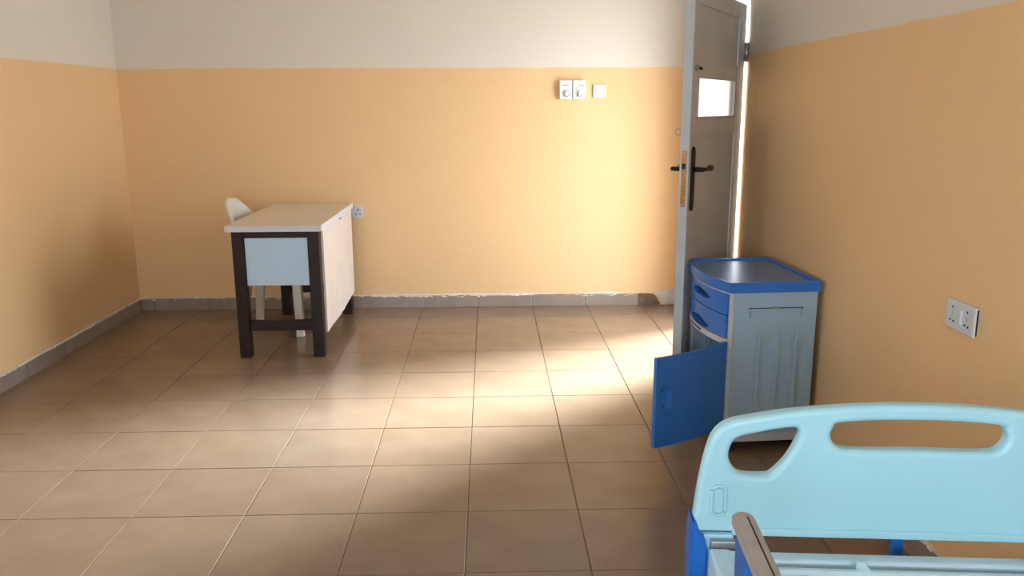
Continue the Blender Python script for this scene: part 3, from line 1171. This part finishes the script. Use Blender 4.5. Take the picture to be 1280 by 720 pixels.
board_child('lower_lip', bx(-.345 * S, .345 * S, -.006, .004, bz(.593), bz(.609), bevel=.003), 'bed_board')
for s in (-1, 1):
    bm = bmesh.new()
    ring = []
    x0, x1, z0, z1 = -.3845 * S, -.3655 * S, bz(.640), bz(.694)
    loop = rounded(min(s * x0, s * x1), max(s * x0, s * x1), z0, z1, .0085, 6)
    prism(bm, loop, -.003, .002, 'y')
    bmesh.ops.bevel(bm, geom=[e for e in bm.edges if abs(e.verts[0].co.y + .003) < 1e-5 and abs(e.verts[1].co.y + .003) < 1e-5], offset=.002, segments=2, affect='EDGES')
    pl = board_child('embossed_pill', bm, 'bed_board')
    rg = [(x, -.0035, z) for x, z in rounded(min(s * x0, s * x1) - .004, max(s * x0, s * x1) + .004, z0 - .004, z1 + .004, .012, 6)]
    rb = tube(bmesh.new(), rg + rg[:1], .0035, 6, cap=False)
    rb.transform(Matrix.Rotation(-PI / 2, 4, 'X') @ Matrix.Translation((0, -.018, 0)))
    obj('pill_ring', rb, 'bed_board', pl, True)
    # blue corner bumper wrapping the lower corner
    pts = [(s * a, b) for a, b in [(-.443, .40), (-.445, .50), (-.4445, .560), (-.441, .596), (-.434, .590), (-.426, .568), (-.413, .550), (-.407, .52), (-.406, .40)]]
    bm = bmesh.new()
    prism(bm, pts, -.010, .050, 'y')
    bmesh.ops.bevel(bm, geom=bm.edges[:], offset=.004, segments=2, affect='EDGES')
    bp = board_child('corner_bumper', bm, 'bed_blue')
    bp['label'] = 'bright blue corner bumper'
# posts that carry the board, in white steel
ZD = .536
for s in (-1, 1):
    obj('board_post', bx(s * .385 - .032, s * .385 + .032, .004, .034, .36, bz(.5895), bevel=.004), 'bed_board', bd)
    obj('board_bracket', bx(s * .372 - .03, s * .372 + .03, -.012, .006, ZD - .012, ZD + .012, bevel=.002), 'steel', bd)
obj('mount_bracket', bx(-.012, .012, .045, .065, .40, bz(.60), bevel=.003), 'bed_blue', bd)
obj('crank_bar', tube(bmesh.new(), [(-.3, .055, .40), (.3, .055, .40)], .012, 10), 'bed_metal', bd, True)
# deck frame
LEN = 1.96
for s in (-1, 1):
    obj('side_rail', bx(s * .385 - .022, s * .385 + .022, -LEN, -.014, ZD - .06, ZD, bevel=.006), 'bed_metal', bd)
obj('end_rail', bx(-.363, .363, -.052, -.018, ZD - .045, ZD - .002, bevel=.006), 'bed_metal', bd)
obj('end_rail', bx(-.363, .363, -LEN, -LEN + .04, ZD - .045, ZD - .002, bevel=.006), 'bed_metal', bd)
# pressed steel deck slats, each a shallow channel with folded edges
sl = None
yy = -.070
while yy > -LEN + .12:
    if sl is None:
        bm = bmesh.new()
        prof = [(0, -.016), (0, -.003), (-.006, 0), (-.014, 0), (-.020, -.006), (-.070, -.006), (-.076, 0), (-.084, 0), (-.090, -.003), (-.090, -.016), (-.087, -.016), (-.087, -.006), (-.0835, -.003), (-.0765, -.003), (-.0715, -.009), (-.0185, -.009), (-.0135, -.003), (-.0065, -.003), (-.003, -.006), (-.003, -.016)]
        prism(bm, prof, -.362, .362, 'x')
        sl = obj('deck_slat', bm, 'bed_metal', bd, loc=(0, yy, ZD - .004))
        first = False
    else:
        share('deck_slat', sl, bd, (0, yy, ZD - .004))
    yy -= .098
# upright mattress stops along the first slat
for x in (-.13, .20):
    bm = bmesh.new()
    prism(bm, [(0, 0), (.030, 0), (.012, .022), (0, .022)], -.004, .004, 'y')
    obj('mattress_stop', bm, 'bed_metal', bd, loc=(x, -.078, ZD - .006))
# flat strap joining the deck to the near corner
bm = bmesh.new()
prism(bm, [(-.372, -.03), (-.345, -.03), (-.315, -.16), (-.345, -.16)], ZD - .001, ZD + .003)
obj('corner_strap', bm, 'bed_metal', bd)
# under-frame and castors
for s in (-1, 1):
    obj('under_rail', bx(s * .33 - .02, s * .33 + .02, -LEN + .1, .02, .26, .31, bevel=.005), 'bed_metal', bd)
for y in (-.25, -LEN + .35):
    obj('cross_rail', bx(-.31, .31, y - .02, y + .02, .265, .305, bevel=.005), 'bed_metal', bd)
    for s in (-1, 1):
        obj('lift_post', bx(s * .35 - .016, s * .35 + .016, y - .02, y + .02, .31, ZD - .055, bevel=.003), 'bed_metal', bd)
for s in (-1, 1):
    for y in (-.06, -LEN + .16):
        lg = obj('leg', bx(s * .33 - .018, s * .33 + .018, y - .018, y + .018, .12, .262, bevel=.004), 'bed_metal', bd)
        obj('caster_fork', bx(s * .33 - .022, s * .33 + .022, y - .03, y + .03, .085, .125, bevel=.006), 'bed_blue', lg)
        obj('caster_wheel', tube(bmesh.new(), [(s * .33 - .016, y, .056), (s * .33 + .016, y, .056)], .055, 20), 'rubber', lg)
# raised collapsible side rails: aluminium top bar on blue posts
for s in (-1, 1):
    xr, y0, y1, zt = s * .432, -.375, -1.55, .808
    sr = obj('side_guard', bmesh.new(), 'alu', bd)
    bm = bmesh.new()
    # top bar: flattened tube with rounded near end and a groove along it
    prism(bm, rounded(xr - .017, xr + .017, y1, y0, .0165, 6), zt - .020, zt)
    bmesh.ops.bevel(bm, geom=[e for e in bm.edges if abs(e.verts[0].co.z - e.verts[1].co.z) < 1e-6], offset=.004, segments=2, affect='EDGES')
    bm.to_mesh(sr.data)
    bm.free()
    sr['label'] = 'grey aluminium top bar of the side rail'
    obj('groove', bx(xr + .004, xr + .0065, y1 + .03, y0 - .02, zt - .001, zt + .0004), 'rubber', sr)
    for k in range(5):
        y = y0 - .055 - .26 * k
        bm = bmesh.new()
        prism(bm, [(y + .040, zt - .019), (y + .034, zt - .075), (y + .018, ZD - .01), (y + .018, ZD - .06), (y - .022, ZD - .06), (y - .022, ZD - .01), (y - .030, zt - .075), (y - .036, zt - .019)], xr - .011, xr + .011, 'x')
        bmesh.ops.bevel(bm, geom=bm.edges[:], offset=.003, segments=1, affect='EDGES')
        obj('guard_post', bm, 'bed_blue', sr)
    obj('lower_bar', bx(xr - .010, xr + .010, y1 + .02, y0 - .03, ZD - .058, ZD - .030, bevel=.004), 'alu', sr)
# head end board (behind the viewer)
hb = curve_sheet('head_board', loops, .006, .012, 'bed_board', bd, (0, -LEN - .03, .06), ROTB, 4)
